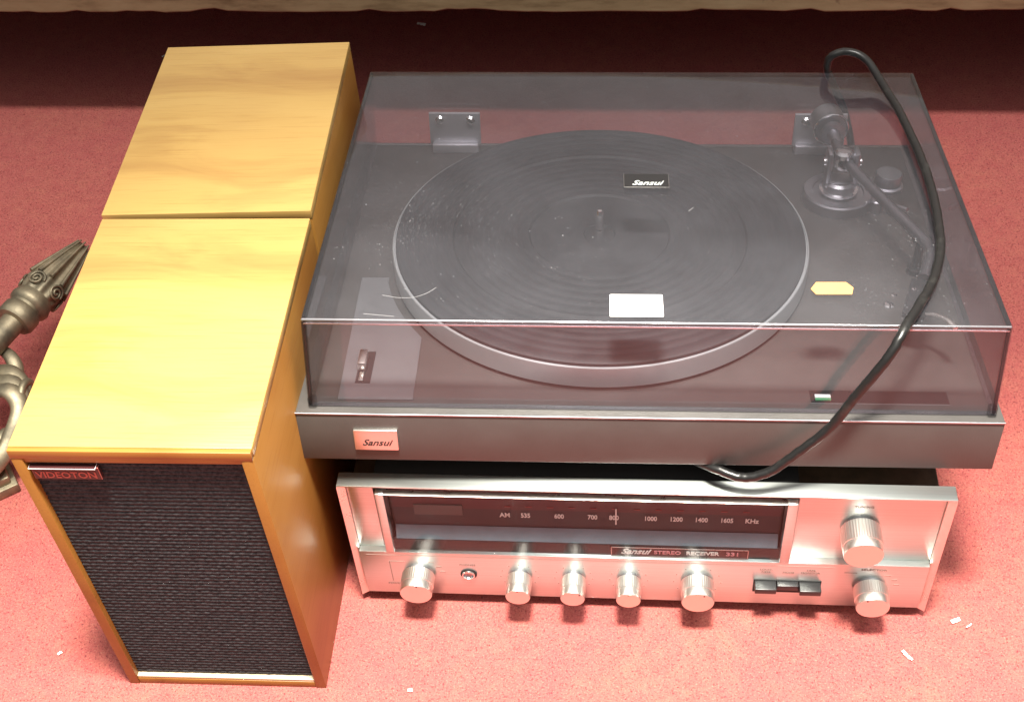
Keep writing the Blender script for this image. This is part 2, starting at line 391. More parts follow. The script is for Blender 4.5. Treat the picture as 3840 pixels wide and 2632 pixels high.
# ------------------------------------------------------------------ setting
b = B()
nx, ny = 60, 60
b.box(-2.2, 2.6, -2.2, 0.95, -0.02, 0.0)
fl = b.done('carpet', M['carpet']); fl['kind'] = 'structure'; fl['label'] = 'red carpet with short worn pile'

# short loose fibres standing in the pile
import numpy as np
rng = np.random.default_rng(5); NF = 260000
fx = rng.uniform(-0.62, 0.74, NF); fy = rng.uniform(-0.14, 0.90, NF); az = rng.uniform(0, 2 * PI, NF)
ln = rng.uniform(0.0010, 0.0026, NF); el = rng.uniform(0.35, 1.3, NF); hw = rng.uniform(0.00014, 0.00034, NF)
co = np.empty((NF, 3, 3), np.float32)
dx, dy = np.cos(az), np.sin(az)
co[:, 0] = np.stack([fx - dy * hw, fy + dx * hw, np.full(NF, -0.0001)], 1); co[:, 1] = np.stack([fx + dy * hw, fy - dx * hw, np.full(NF, -0.0001)], 1)
co[:, 2] = np.stack([fx + dx * ln * np.cos(el), fy + dy * ln * np.cos(el), ln * np.sin(el)], 1)
me = bpy.data.meshes.new('carpet_fibres'); me.vertices.add(NF * 3); me.vertices.foreach_set('co', co.ravel())
me.loops.add(NF * 3); me.loops.foreach_set('vertex_index', np.arange(NF * 3, dtype=np.int32))
me.polygons.add(NF); me.polygons.foreach_set('loop_start', np.arange(0, NF * 3, 3, dtype=np.int32))
me.update(); me.validate(); me.materials.append(M['carpet'])
fo = bpy.data.objects.new('carpet_fibres', me); COL.objects.link(fo); fo['kind'] = 'stuff'; fo['label'] = 'short fibres of the red carpet pile'

# low cream-painted shelf at the back; it keeps the ceiling light off the carpet beneath it
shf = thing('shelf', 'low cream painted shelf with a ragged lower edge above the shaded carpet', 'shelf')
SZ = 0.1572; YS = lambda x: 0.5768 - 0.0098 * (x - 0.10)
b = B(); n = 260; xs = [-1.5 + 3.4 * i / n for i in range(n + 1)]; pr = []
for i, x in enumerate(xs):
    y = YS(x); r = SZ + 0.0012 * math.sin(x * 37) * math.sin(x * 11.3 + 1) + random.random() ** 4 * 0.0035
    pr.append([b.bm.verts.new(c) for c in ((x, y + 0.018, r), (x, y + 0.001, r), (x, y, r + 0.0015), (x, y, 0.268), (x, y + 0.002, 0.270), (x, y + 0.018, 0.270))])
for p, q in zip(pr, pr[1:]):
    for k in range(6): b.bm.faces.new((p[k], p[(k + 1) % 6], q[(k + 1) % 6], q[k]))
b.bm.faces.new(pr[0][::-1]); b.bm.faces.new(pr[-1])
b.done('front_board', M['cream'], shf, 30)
b = B(); b.box(-1.5, 1.9, 0.590, 0.899, 0.250, 0.2675); b.done('shelf_board', M['shelf'], shf)
wl = B(); wl.box(-1.9, 2.3, 0.90, 0.95, 0.0, 2.6); wo = wl.done('wall', M['wall']); wo['kind'] = 'structure'; wo['label'] = 'plain cream wall behind the low shelf'

# ------------------------------------------------------------------ loudspeakers
def make_speaker(name, label, W_, D, H, badge, grille):
    root = thing(name, label, 'speaker', 'pair of wooden loudspeakers')
    t = 0.0075
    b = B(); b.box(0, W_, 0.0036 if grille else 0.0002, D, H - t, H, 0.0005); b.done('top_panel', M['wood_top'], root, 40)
    b = B(); b.box(W_ - t, W_, 0.0004, D - 0.0004, 0.0, H - t - 0.0002, 0.0006); b.done('side_panel', M['wood_side_shaded'], root, 40)
    b = B(); b.box(0, t, 0.0004, D - 0.0004, 0.0, H - t - 0.0002, 0.0006); b.done('side_panel', M['wood_side_shaded'], root, 40)
    b = B(); b.box(t, W_ - t, 0.0008, D - 0.0008, 0.0, t, 0.0006); b.done('bottom_panel', M['wood_side_shaded'], root, 40)
    b = B(); b.box(t, W_ - t, D - 0.016, D - 0.008, t, H - t); b.done('back_panel', M['blackm'], root)
    # solid wood lipping round the front
    b = B()
    if grille: b.box(0.0002, W_ - 0.0002, 0.0002, 0.0034, H - t - 0.0001, H - 0.0003, 0.0003)
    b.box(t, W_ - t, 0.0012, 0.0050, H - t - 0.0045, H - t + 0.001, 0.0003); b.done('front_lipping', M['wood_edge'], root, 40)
    if not grille:
        b = B(); b.box(t, W_ - t, 0.006, 0.012, t, H - t - 0.005); b.done('grille_cloth', M['cloth'], root)
        return root
    # pale ledge at the foot of the grille
    b = B(); b.box(t, W_ - t, 0.0012, 0.0072, t + 0.0002, t + 0.0025, 0.0005); b.done('front_lipping', M['pale'], root, 40)
    # ribbed woven cloth: real ribs
    b = B(); x0, x1, z0, z1 = t + 0.0003, W_ - t - 0.0003, t + 0.003, H - t - 0.005
    ncol, rib, per = 66, 66, 6; rows = rib * per; g = []
    jit = [random.uniform(-0.0004, 0.0004) for _ in range(rib + 1)]
    ph = [random.random() * 6.28 for _ in range(rib + 1)]
    for r in range(rows + 1):
        k = r // per; f = (r % per) / per
        h = math.sin(PI * f); row = []
        for c in range(ncol + 1):
            x = x0 + (x1 - x0) * c / ncol
            wv = 0.00010 * math.sin(x * 420 + ph[min(k, rib)]) + jit[min(k, rib)] * math.sin(x * 31 + ph[min(k, rib)]) * 0.8
            z = z0 + (z1 - z0) * r / rows + (wv if 0 < r < rows else 0)
            y = 0.0052 - 0.0009 * h * (0.92 + 0.10 * math.sin(x * 900 + k * 2.1)) + random.uniform(-0.00012, 0.00012)
            row.append(b.bm.verts.new((x, y, z)))
        g.append(row)
    for p, q in zip(g, g[1:]):
        for i in range(ncol): b.bm.faces.new((p[i], p[i + 1], q[i + 1], q[i]))
    b.done('grille_cloth', M['cloth'], root, 60)
    if badge:
        bx0, bx1, bz0, bz1 = 0.0095, 0.0512, 0.2462, 0.2575
        b = B(); b.mi = 1; b.box(bx0, bx1, 0.0005, 0.0032, bz0, bz1, 0.0004)
        b.mi = 0; b.box(bx0 + 0.0007, bx1 - 0.0007, 0.0002, 0.001, bz0 + 0.0007, bz1 - 0.0007)
        b.mi = 2; b.text('VIDEOTON', 0.0080, T((bx0 + bx1) / 2, 0.0001, (bz0 + bz1) / 2 - 0.0010) @ FRONT, sx=0.92, bold=0.00016, ext=0.0002)
        b.mi = 3; b.box(bx0 - 0.0006, bx1 - 0.001, -0.0012, 0.0034, bz1 - 0.0001, bz1 + 0.0008, 0.0002)  # white top strip paints in the highlight on the badge's upper edge
        b.done('brand_badge', [M['maroon'], M['copper'], M['copper'], M['label']], root)
    return root
s1 = make_speaker('speaker', 'front wooden loudspeaker with black ribbed grille cloth and small red maker badge', 0.1476, 0.208, 0.2735, True, True)
s1.location = (-0.1640, -0.0786, 0); s1.rotation_euler = (0.0039, -0.0017, 0.0128)
s2 = make_speaker('speaker', 'rear wooden loudspeaker standing directly behind the one with the black grille', 0.1492, 0.2093, 0.2735, False, False)
s2.location = (-0.1673, 0.1325, 0.0); s2.rotation_euler = (-0.0025, -0.0081, 0.0311)

# ------------------------------------------------------------------ receiver
rc = thing('stereo_receiver', 'silver stereo receiver with black tuning dial under the turntable', 'receiver')
RW, Z0, ZT = 0.4220, 0.0085, 0.1432
PB = 0.0126                                            # lower edge of the front panel
WX0, WX1, LZ = 0.0240, 0.3187, 0.0655                  # dial opening, ledge height
b = B(); b.box(0.006, RW - 0.006, 0.0126, 0.242, 0.016, 0.127, 0.001); b.done('case', M['cabinet'], rc, 40)
for x in (0.035, RW - 0.035):
    for y in (0.035, 0.21):
        b = B(); b.lathe([(0, 0), (0.011, 0), (0.0125, 0.004), (0.0125, 0.0158), (0, 0.0158)], 24, T(x, y, 0)); b.done('foot', M['black'], rc, 40)
# front panel: lower strip stands 4 mm proud of the upper fields and leaves a bright ledge
b = B(); b.box(0.0052, RW - 0.0052, 0.0, 0.0122, PB, LZ, 0.0005); b.done('lower_panel', M['alu'], rc, 40)
b = B(); b.box(0.0052, WX0 - 0.0002, 0.0052, 0.0122, LZ + 0.0001, 0.1416, 0.0002); b.done('upper_panel', M['alu'], rc, 40)
b = B(); b.box(WX1 + 0.0002, RW - 0.0052, 0.0052, 0.0122, LZ + 0.0001, 0.1416, 0.0002); b.done('upper_panel', M['alu'], rc, 40)
b = B(); b.box(0, RW, 0, 0.0123, 0.1418, ZT, 0.0005); b.done('top_trim', M['alu'], rc, 40)
for x0, x1, sgn in ((0.0, 0.005, 1), (RW - 0.005, RW, -1)):
    b = B(); vs = b.box(x0, x1, -0.0002, 0.0123, Z0, 0.1416)
    for v in vs:                                       # inner front edge chamfered
        if v.co.y < 0.001 and ((sgn > 0 and v.co.x > 0.004) or (sgn < 0 and v.co.x < RW - 0.004)): v.co.y += 0.0032
    b.done('side_trim', M['alu_plain'], rc)
# dial
TZ = 0.1350
for x0, x1 in ((WX0 + 0.0018, 0.0319), (0.3107, WX1 - 0.0010)):
    b = B(); b.box(x0, x1, -0.0004, 0.010, LZ + 0.0002, TZ, 0.0004); b.done('dial_trim', M['alu'], rc, 40)
b = B(); b.box(WX0 + 0.0006, WX1 - 0.0004, 0.0045, 0.012, TZ + 0.0002, 0.1415); b.done('dial_top_strip', M['black'], rc)
b = B(); b.box(WX0, WX1, 0.0290, 0.0300, LZ, 0.1415)
b.box(WX0 + 0.0002, 0.0322, 0.0102, 0.029, LZ + 0.001, 0.1412); b.box(0.3105, WX1 - 0.0002, 0.0102, 0.029, LZ + 0.001, 0.1412)
b.box(0.0322, 0.3105, 0.0124, 0.029, 0.136, 0.1411)
b.done('dial_box', M['blackm'], rc)
DY = 0.0085
dpl = B(); dpl.mi = 0; dpl.box(0.0345, 0.3085, DY, DY + 0.001, 0.0700, 0.1102); dpl.mi = 1; dpl.box(0.0345, 0.3085, DY - 0.0003, DY + 0.0013, 0.1100, 0.1340)
plate = dpl.done('dial_plate', [M['dial'], M['dialred']], rc)
def dz(z, y=DY - 0.0003): return z - y * 1.025          # height on the recessed plate of a point seen at z on y = 0
b = B()
for s_, x in (('AM', 0.1150), ('535', 0.1297), ('600', 0.1536), ('700', 0.1773), ('800', 0.1925), ('1000', 0.2182), ('1200', 0.2362), ('1400', 0.2538), ('1605', 0.2716), ('KHz', 0.2890)):
    b.text(s_, 0.0070, T(x, DY - 0.0007, dz(0.1121)) @ FRONT, sx=0.66 if s_ not in ('AM', 'KHz') else 0.75, bold=0.00014)
b.done('lettering', M['print_w'], plate)
b = B()
for i in range(12):
    x = 0.1150 + i * 0.0152
    b.box(x, x + 0.0045, DY - 0.0009, DY - 0.0005, dz(0.1222), dz(0.1228))
b.done('lettering', M['print_r'], plate)
b = B(); b.box(0.0500, 0.0850, DY - 0.0012, DY - 0.0002, dz(0.1112), dz(0.1226), 0.0003); b.done('tuning_meter', M['meter'], rc)
b = B(); b.box(0.1934, 0.1944, DY - 0.0022, DY - 0.0014, dz(0.1062), dz(0.1240)); b.done('dial_pointer', M['print_w'], rc)
# sloping grey shelf below the scale
b = B(); y0, z0_, y1, z1_ = 0.0080, 0.0895, 0.0030, 0.0790
q = [b.bm.verts.new(c) for c in ((0.0345, y0, z0_), (0.3085, y0, z0_), (0.3085, y1, z1_), (0.0345, y1, z1_), (0.0345, y0, z0_ - 0.006), (0.3085, y0, z0_ - 0.006), (0.3085, y1 + 0.001, z1_ - 0.004), (0.0345, y1 + 0.001, z1_ - 0.004))]
for f in ((0, 1, 2, 3), (7, 6, 5, 4), (0, 3, 7, 4), (1, 5, 6, 2), (3, 2, 6, 7), (0, 4, 5, 1)): b.bm.faces.new([q[i] for i in f])
b.done('dial_ledge', M['dialgrey'], rc)
b = B(); b.box(0.0322, 0.3105, 0.0026, 0.0042, LZ + 0.0008, 0.0786); b.done('dial_lower_strip', M['black'], rc)
b = B(); bx0, bx1, bz0, bz1 = 0.1905, 0.2885, 0.0664, 0.0772
b.mi = 0; b.box(bx0, bx1, 0.0019, 0.0025, bz0, bz1)
b.mi = 1
for a in ((bx0, bx1, bz1 - 0.0004, bz1), (bx0, bx1, bz0, bz0 + 0.0003), (bx0, bx0 + 0.0004, bz0, bz1), (bx1 - 0.0004, bx1, bz0, bz1)): b.box(a[0], a[1], 0.0015, 0.0022, a[2], a[3])
zc = (bz0 + bz1) / 2
b.mi = 2; b.text('Sansui', 0.0086, T(0.2075, 0.0016, zc + 0.0004) @ FRONT, shear=0.45, sx=0.95, bold=0.0002)
b.mi = 3; b.text('STEREO', 0.0056, T(0.2310, 0.0016, zc) @ FRONT, sx=1.0, bold=0.0001)
b.mi = 2; b.text('RECEIVER', 0.0056, T(0.2560, 0.0016, zc) @ FRONT, sx=0.98, bold=0.00016)
b.mi = 3; b.text('331', 0.0056, T(0.2775, 0.0016, zc) @ FRONT, sx=1.2, bold=0.0001)
b.done('name_badge', [M['maroon'], M['alu_plain'], M['print_w'], M['print_p']], rc)
b = B(); b.box(0.0322, 0.3104, -0.0008, 0.0012, LZ + 0.0009, TZ - 0.0002, 0.0004); b.done('dial_glass', M['glass'], rc, 30)
b = B(); b.box(0.0322, 0.3104, -0.0010, 0.0036, TZ - 0.0001, TZ + 0.0006, 0.0002); b.done('glass_edge', M['alu_plain'], rc)

def knob(x, z, r, L, ybase, ang, dot=True):
    b = B(); m = T(x, ybase, z) @ YM; n = 44 if r > 0.011 else 36; sg = n * 4
    h = L + ybase
    b.mi = 1; b.lathe([(0, 0.0), (r * 0.86, 0.0), (r * 0.86, 0.0024)], 40, m)
    b.mi = 0
    b.lathe([(r * 0.80, 0.0022), (r * 0.98, 0.0022), (r * 1.0, 0.0030), (r * 1.0, h - 0.0075), (r * 0.99, h - 0.0068), (r * 0.965, h - 0.0066), (r * 0.965, h - 0.0008), (r * 0.93, h)], sg, m, flute=n, famp=r * 0.022, frange=(2, 3))
    b.mi = 2; b.lathe([(r * 0.93, h), (r * 0.5, h - 0.00015), (0, h - 0.0003)], 64, m)
    k = b.done('knob', [M['alu_knob'], M['steel'], M['alu_face']], rc, 35)
    if dot:
        b = B(); b.lathe([(0, 0.0), (0.00062, 0.0), (0.00062, 0.0004), (0, 0.0005)], 12, T(x + math.sin(ang) * r * 0.80, -L + 0.0001, z + math.cos(ang) * r * 0.80) @ YM); b.done('pointer_dot', M['ink'], k)
    return k
KL = 0.019; KZ = 0.0395
for x, r, a in ((0.0470, 0.0124, 0.15), (0.1226, 0.0095, 0.0), (0.1628, 0.0093, 0.75), (0.2035, 0.0093, 0.0), (0.2537, 0.0123, 0.45), (0.3783, 0.0124, -0.5)):
    knob(x, KZ, r, KL, 0.0, a)
knob(0.3632, 0.1037, 0.0141, KL, 0.0052, 0, False)
# headphone jack
b = B(); m = T(0.0847, 0, 0.0405) @ YM
b.mi = 1; b.lathe([(0.0060, 0.0), (0.0062, 0.0008), (0.0050, 0.0012)], 32, m)
b.mi = 0; b.lathe([(0.0050, 0.0008), (0.0048, 0.0022), (0.0040, 0.0024), (0.0036, 0.0014)], 32, m)
b.mi = 2; b.lathe([(0.0036, 0.0016), (0.0030, 0.0006), (0, 0.0003)], 32, m)
b.done('headphone_jack', [M['chrome'], M['blackm'], M['steel']], rc, 35)
# push keys
b = B(); b.box(0.2945, 0.3432, -0.0006, 0.0005, 0.0290, 0.0442); b.done('key_slot', M['blackm'], rc)
for i, (d, zt) in enumerate(((0.0085, 0.0436), (0.0050, 0.0436), (0.0090, 0.0434))):
    x0 = 0.2951 + i * 0.0160
    b = B(); vs = b.box(x0, x0 + 0.0154, -d, 0.0, zt - 0.0058, zt, 0.0005)
    b.done('push_key', M['plate'] if False else M['black'], rc, 40)
# printing
b = B(); Y = -0.0002
def tx(s_, x, z, size=0.0030, y=Y, sx=1.05, al='CENTER'): b.text(s_, size, T(x, y, z) @ FRONT, sx=sx, align=al, ext=0.00006)
tx('PHONES', 0.0845, 0.0517); tx('POWER', 0.0275, 0.0250, 0.0029)
tx('LOUD-', 0.3025, 0.0570, 0.0028); tx('NESS', 0.3025, 0.0538, 0.0028); tx('MODE', 0.3185, 0.0538, 0.0028); tx('TAPE', 0.3342, 0.0570, 0.0028); tx('MONITOR', 0.3342, 0.0538, 0.0028)
tx('SELECTOR', 0.3785, 0.0600, 0.0030, sx=1.3)
b.box(0.0262, 0.0266, Y, 0.0002, 0.0285, 0.0540); b.box(0.0262, 0.0375, Y, 0.0002, 0.0537, 0.0541)
for kx in (0.1226, 0.1628, 0.2035, 0.2537):
    rr = 0.0140 if kx < 0.25 else 0.0172
    for k in range(-4, 5):
        a = k * 0.55; x = kx + math.sin(a) * rr; z = KZ + math.cos(a) * rr
        b.box(x - 0.0004, x + 0.0004, Y, 0.0002, z - 0.0004, z + 0.0004)
for kx in (0.0470, 0.3783):
    for a in (0.55, 1.0, 1.4):
        x = kx + math.sin(a) * 0.0165; z = KZ + math.cos(a) * 0.0165
        b.box(x, x + 0.0042, Y, 0.0002, z - 0.0003, z + 0.0003)
b.box(0.358, 0.367, Y, 0.0002, 0.0555, 0.0558)
b.box(0.0100, 0.3500, Y, 0.0002, 0.0618, 0.06195)
b.done('lettering', M['print_g'], rc)
b = B(); b.text('TUNING', 0.0030, T(0.3632, 0.0050, 0.1268) @ FRONT, sx=1.15, ext=0.00006); b.done('lettering', M['print_g'], rc)

# ------------------------------------------------------------------ turntable
tt = thing('turntable', 'dark grey record turntable with smoked lid tilted back on the receiver', 'turntable')
yaw, trl, tpt = 0.0278, -0.0250, -0.1210
ex = Vector((math.cos(yaw), math.sin(yaw), trl)).normalized()
ey = Vector((-math.sin(yaw), math.cos(yaw), tpt)); ey = (ey - ex * ex.dot(ey)).normalized(); ez = ex.cross(ey)
RM = Matrix((ex, ey, ez)).transposed().to_4x4()
TM = Matrix.Translation((-0.0188, 0.0017, 0.1704)) @ RM
tt.matrix_world = TM
TW, TD, TH = 0.4623, 0.3470, 0.0423
b = B(); b.box(0, TW, 0, TD, 0, TH, 0.0010, 2); b.done('plinth', M['plinth'], tt, 40)
for x, y, hh in ((0.06, 0.045, 0.0330), (0.40, 0.045, 0.0245), (0.06, 0.30, 0.020), (0.40, 0.30, 0.020)):
    b = B(); b.lathe([(0, 0.0005), (0.019, 0.0005), (0.019, -hh * 0.55), (0.0155, -hh * 0.6), (0.0145, -hh), (0, -hh)], 32, T(x, y, 0)); b.done('foot', M['black'], tt, 40)
# control plate with platter cut-out
cx_, cy_, PR = 0.2008, 0.1806, 0.1551
pts = [(0.0268, 0.0130), (0.0769, 0.0133), (0.0762, 0.0790)]
a0 = math.atan2(0.0790 - cy_, 0.0762 - cx_); a1 = math.atan2(0.1496 - cy_, 0.0446 - cx_)
if a0 > 0: a0 -= 2 * PI
if a1 > 0: a1 -= 2 * PI
for k in range(1, 12):
    a = a0 + (a1 - a0) * k / 12; pts.append((cx_ + 0.1605 * math.cos(a), cy_ + 0.1605 * math.sin(a)))
pts += [(0.0446, 0.1496), (0.0242, 0.1493)]
b = B(); b.poly(pts, TH - 0.001, TH + 0.0009); cp = b.done('control_plate', M['plate'], tt)
b = B(); b.box(0.0360, 0.0462, 0.0295, 0.0625, TH + 0.0007, TH + 0.0013); b.done('switch_slot', M['blackm'], cp)
b = B(); b.box(0.0364, 0.0420, 0.0415, 0.0570, TH + 0.001, TH + 0.0085, 0.0010); b.box(0.0378, 0.0412, 0.0310, 0.0400, TH + 0.001, TH + 0.0022, 0.0004); b.done('speed_switch', M['alu_plain'], cp, 40)
# platter
m = T(cx_, cy_, TH)
b = B(); b.lathe([(0, 0.0028), (PR - 0.001, 0.0028), (PR, 0.0034), (PR, 0.0168), (PR - 0.0002, 0.0192), (PR - 0.0008, 0.0198), (PR - 0.0014, 0.0199), (PR - 0.0016, 0.0186), (0, 0.0186)], 160, m)
plat = b.done('platter', M['platter'], tt, 30)
prof = [(PR - 0.0026, 0.0188), (PR - 0.0028, 0.0212), (PR - 0.0042, 0.0220)]
r = PR - 0.0100
while r > 0.112:
    prof += [(r, 0.0220), (r - 0.0008, 0.0217), (r - 0.0030, 0.0217), (r - 0.0038, 0.0220)]; r -= 0.0075
prof += [(0.110, 0.0220), (0.1085, 0.0206), (0.104, 0.0206), (0.1025, 0.0216)]
r = 0.101
while r > 0.056:
    prof += [(r, 0.0216), (r - 0.0008, 0.0213), (r - 0.0030, 0.0213), (r - 0.0038, 0.0216)]; r -= 0.0080
prof += [(0.0530, 0.0216), (0.0515, 0.0202), (0.022, 0.0201), (0.0205, 0.0208), (0.012, 0.0208), (0.0112, 0.0200), (0, 0.0200)]
b = B(); b.lathe(prof, 128, m); b.done('platter_mat', M['rubber'], plat, 40)
b = B(); b.lathe([(0.0036, 0.0200), (0.0036, 0.0330), (0.0032, 0.0385), (0.0018, 0.0415), (0, 0.0422)], 20, m); b.done('spindle', M['chrome'], plat, 40)
# front badge
b = B(); b.mi = 0; b.box(0.0376, 0.0670, -0.0022, 0.0002, 0.0113, 0.0290, 0.0005)
b.mi = 1; b.text('Sansui', 0.0078, T(0.0523, -0.0023, 0.0180) @ FRONT, shear=0.45, sx=1.0, bold=0.00012)
b.done('brand_badge', [M['alu_face'], M['ink']], tt, 40)
b = B(); b.box(-0.0002, TW + 0.0002, -0.0006, 0.0006, TH - 0.0012, TH + 0.0001, 0.0003); b.done('edge_highlight', M['steel'], tt)  # steel strip added for the bright highlight along the plinth's chamfer
# strobe window and pitch scale
b = B(); b.mi = 0; b.box(0.3430, 0.3532, 0.0205, 0.0236, TH - 0.0002, TH + 0.0016); b.mi = 1; b.box(0.3430, 0.3532, 0.0186, 0.0204, TH - 0.0002, TH + 0.0012)
b.done('strobe_window', [M['label'], M['green']], tt)
b = B(); b.box(0.3400, 0.4300, 0.0160, 0.0166, TH - 0.0002, TH + 0.0002); b.done('scale_line', M['plate'], tt)
b = B(); b.box(0.3400, 0.4300, 0.0172, 0.0290, TH - 0.0002, TH + 0.00025); b.done('scale_panel', M['black'], tt)
# tonearm
ax, ay = 0.3905, 0.2600
b = B(); b.mi = 0; b.lathe([(0.0275, 0), (0.0275, 0.0085), (0.0265, 0.0098), (0.0200, 0.0100), (0.0195, 0.0088), (0.0130, 0.0088), (0.0125, 0.0180), (0.0105, 0.0200), (0, 0.0200)], 56, T(ax, ay, TH))
arm = b.done('tonearm_base', M['steel'], tt, 35)
b = B(); b.box(-0.0125, -0.0085, -0.007, 0.007, 0.018, 0.046, 0.0015, mat=T(ax, ay, TH)); b.box(0.0085, 0.0125, -0.007, 0.007, 0.018, 0.046, 0.0015, mat=T(ax, ay, TH)); b.box(-0.0125, 0.0125, -0.007, 0.007, 0.016, 0.021, 0.001, mat=T(ax, ay, TH))
b.done('gimbal_yoke', M['steel'], arm, 40)
for sx_ in (-1, 1):
    b = B(); b.lathe([(0, 0), (0.0032, 0), (0.0032, 0.002), (0.002, 0.0028), (0, 0.0028)], 20, T(ax + sx_ * 0.0125, ay, TH + 0.036) @ Matrix.Rotation(sx_ * PI / 2, 4, 'Y')); b.done('pivot_screw', M['chrome'], arm, 40)
HZ = TH + 0.0355
path = catmull([(0.3895, 0.290, HZ), (0.3935, 0.262, HZ), (0.4062, 0.2246, HZ), (0.4210, 0.1850, HZ), (0.4325, 0.1550, HZ), (0.4352, 0.1440, HZ), (0.4335, 0.1320, HZ - 0.0006), (0.4285, 0.1190, HZ - 0.0015), (0.4250, 0.1100, HZ - 0.002)], 8)
b = B(); b.tube(path, 0.0042, 16); b.done('arm_tube', M['gun'], arm, 50)
dirn = Vector((0.3935 - 0.3880, 0.262 - 0.3226, 0)).normalized()
rot = dirn.to_track_quat('Z', 'Y').to_matrix().to_4x4()
b = B(); m2 = Matrix.Translation((0.3868, 0.3300, HZ)) @ rot
b.mi = 0; b.lathe([(0, 0), (0.0120, 0), (0.0135, 0.0012), (0.0135, 0.0190), (0.0125, 0.0200), (0.0070, 0.0202), (0.0066, 0.0230), (0.0095, 0.0232), (0.0095, 0.0275), (0.0050, 0.0280), (0.0042, 0.0450), (0, 0.0450)], 44, m2)
b.done('counterweight', M['steel'], arm, 35)
b = B(); b.lathe([(0.0062, 0), (0.0085, 0.0005), (0.0090, 0.0020), (0.0090, 0.0100), (0.0080, 0.0112), (0.0060, 0.0115)], 40, Matrix.Translation((0.3920, 0.2700, HZ)) @ rot); b.done('bearing_collar', M['chrome'], arm, 35)
b = B(); b.lathe([(0.0128, 0.0188), (0.0140, 0.0190), (0.0144, 0.0202), (0.0136, 0.0208), (0.0126, 0.0204)], 44, m2); b.done('counterweight_ring', M['chrome'], arm, 40)
b = B(); b.lathe([(0.0122, 0.0100), (0.0150, 0.0102), (0.0152, 0.0122), (0.0124, 0.0126)], 40, T(ax, ay, TH)); b.done('base_ring', M['chrome'], arm, 35)
b = B(); b.lathe([(0.0040, 0.0400), (0.0066, 0.0402), (0.0070, 0.0440), (0.0052, 0.0462), (0, 0.0466)], 32, T(ax, ay, TH)); b.done('pivot_cap', M['chrome'], arm, 35)
# headshell
hs = Matrix.Translation((0.4235, 0.1065, HZ - 0.0025)) @ Matrix.Rotation(-0.33, 4, 'Z')
b = B(); b.box(-0.0075, 0.0075, -0.042, 0.0, -0.002, 0.0022, 0.0009, mat=hs); b.box(-0.0060, 0.0060, -0.030, -0.010, -0.013, -0.0015, 0.001, mat=hs)
head = b.done('headshell', M['black'], arm, 40)
b = B(); b.tube([hs @ Vector(p) for p in catmull([(0.006, -0.037, 0.001), (0.013, -0.0385, 0.0035), (0.021, -0.043, 0.005), (0.028, -0.0505, 0.0045)], 6)], [0.0012 + 0.0010 * i / 18 for i in range(19)], 12, 0.6)
b.done('finger_lift', M['alu_plain'], head, 50)
for xx in (-0.004, 0.004):
    b = B(); b.lathe([(0.0016, 0), (0.0016, 0.0010), (0, 0.0014)], 14, hs @ T(xx, -0.014, 0.0022)); b.done('cartridge_screw', M['chrome'], head, 40)
# arm rest, anti-skate knob, cue lever, screw
b = B(); b.lathe([(0.0065, 0), (0.0060, 0.004), (0.0032, 0.005), (0.0032, 0.0265), (0.0045, 0.028), (0, 0.028)], 24, T(0.4345, 0.1640, TH)); b.box(0.4280, 0.4420, 0.1610, 0.1670, TH + 0.0275, TH + 0.0305, 0.001); b.done('arm_rest', M['black'], tt, 40)
b = B(); b.mi = 0; b.lathe([(0.0125, 0), (0.0125, 0.003), (0.0105, 0.004), (0.0105, 0.0125), (0.0098, 0.0135)], 40, T(0.4335, 0.2800, TH), 0); b.mi = 1; b.lathe([(0.0098, 0.0135), (0, 0.0137)], 40, T(0.4335, 0.2800, TH)); b.done('anti_skate_knob', [M['steel'], M['plate']], tt, 35)
b = B(); b.lathe([(0.0050, 0), (0.0050, 0.010), (0.004, 0.011), (0, 0.011)], 24, T(0.4185, 0.2450, TH)); b.tube([(0.4185, 0.245, TH + 0.008), (0.428, 0.236, TH + 0.012), (0.438, 0.226, TH + 0.014)], 0.0017, 10); b.done('cue_lever', M['steel'], tt, 40)
b = B(); b.lathe([(0.0040, 0), (0.0040, 0.0012), (0.0030, 0.0022), (0, 0.0026)], 24, T(0.4083, 0.1221, TH)); b.done('transit_screw', M['chrome'], tt, 30)
b = B(); b.lathe([(0.0022, 0), (0.0022, 0.0012), (0, 0.0018)], 18, T(0.4140, 0.1340, TH)); b.done('transit_screw', M['chrome'], tt, 30)
# hinges
for x0 in (0.0578, 0.3630):
    x1 = x0 + 0.0430
    b = B(); b.box(x0, x1, 0.3352, 0.3384, 0.0475, 0.0772, 0.0006); b.box(x0 + 0.002, x1 - 0.002, 0.3300, 0.3400, TH - 0.001, 0.0500, 0.0015)
    h = b.done('hinge', M['hinge'], tt, 40)
    for xx in (x0 + 0.0093, x0 + 0.0348):
        b = B(); b.lathe([(0.0040, 0), (0.0040, 0.0008), (0.0028, 0.0022), (0, 0.0027)], 20, T(xx, 0.3353, 0.0708) @ YM); b.done('hinge_screw', M['chrome'], h, 30)
# dust cover: an open-bottomed acrylic box
b = B(); LT = TH + 0.0693; g = TH + 0.0010; th = 0.0030
O_ = [(0.0080, 0.0061, g), (0.4575, 0.0061, g), (0.4575, 0.3435, g), (0.0080, 0.3435, g), (0.0106, 0.0117, LT), (0.4549, 0.0117, LT), (0.4549, 0.3435, LT), (0.0106, 0.3435, LT)]
sgn = [(1, 1), (-1, 1), (-1, -1), (1, -1)] * 2
I_ = [(p[0] + th * s[0], p[1] + th * s[1], p[2] - (th if i > 3 else 0)) for i, (p, s) in enumerate(zip(O_, sgn))]
vo = [b.bm.verts.new(p) for p in O_]; vi = [b.bm.verts.new(p) for p in I_]
for f in ((4, 5, 6, 7), (0, 1, 5, 4), (1, 2, 6, 5), (2, 3, 7, 6), (3, 0, 4, 7)):
    b.bm.faces.new([vo[i] for i in f]); b.bm.faces.new([vi[i] for i in f[::-1]])
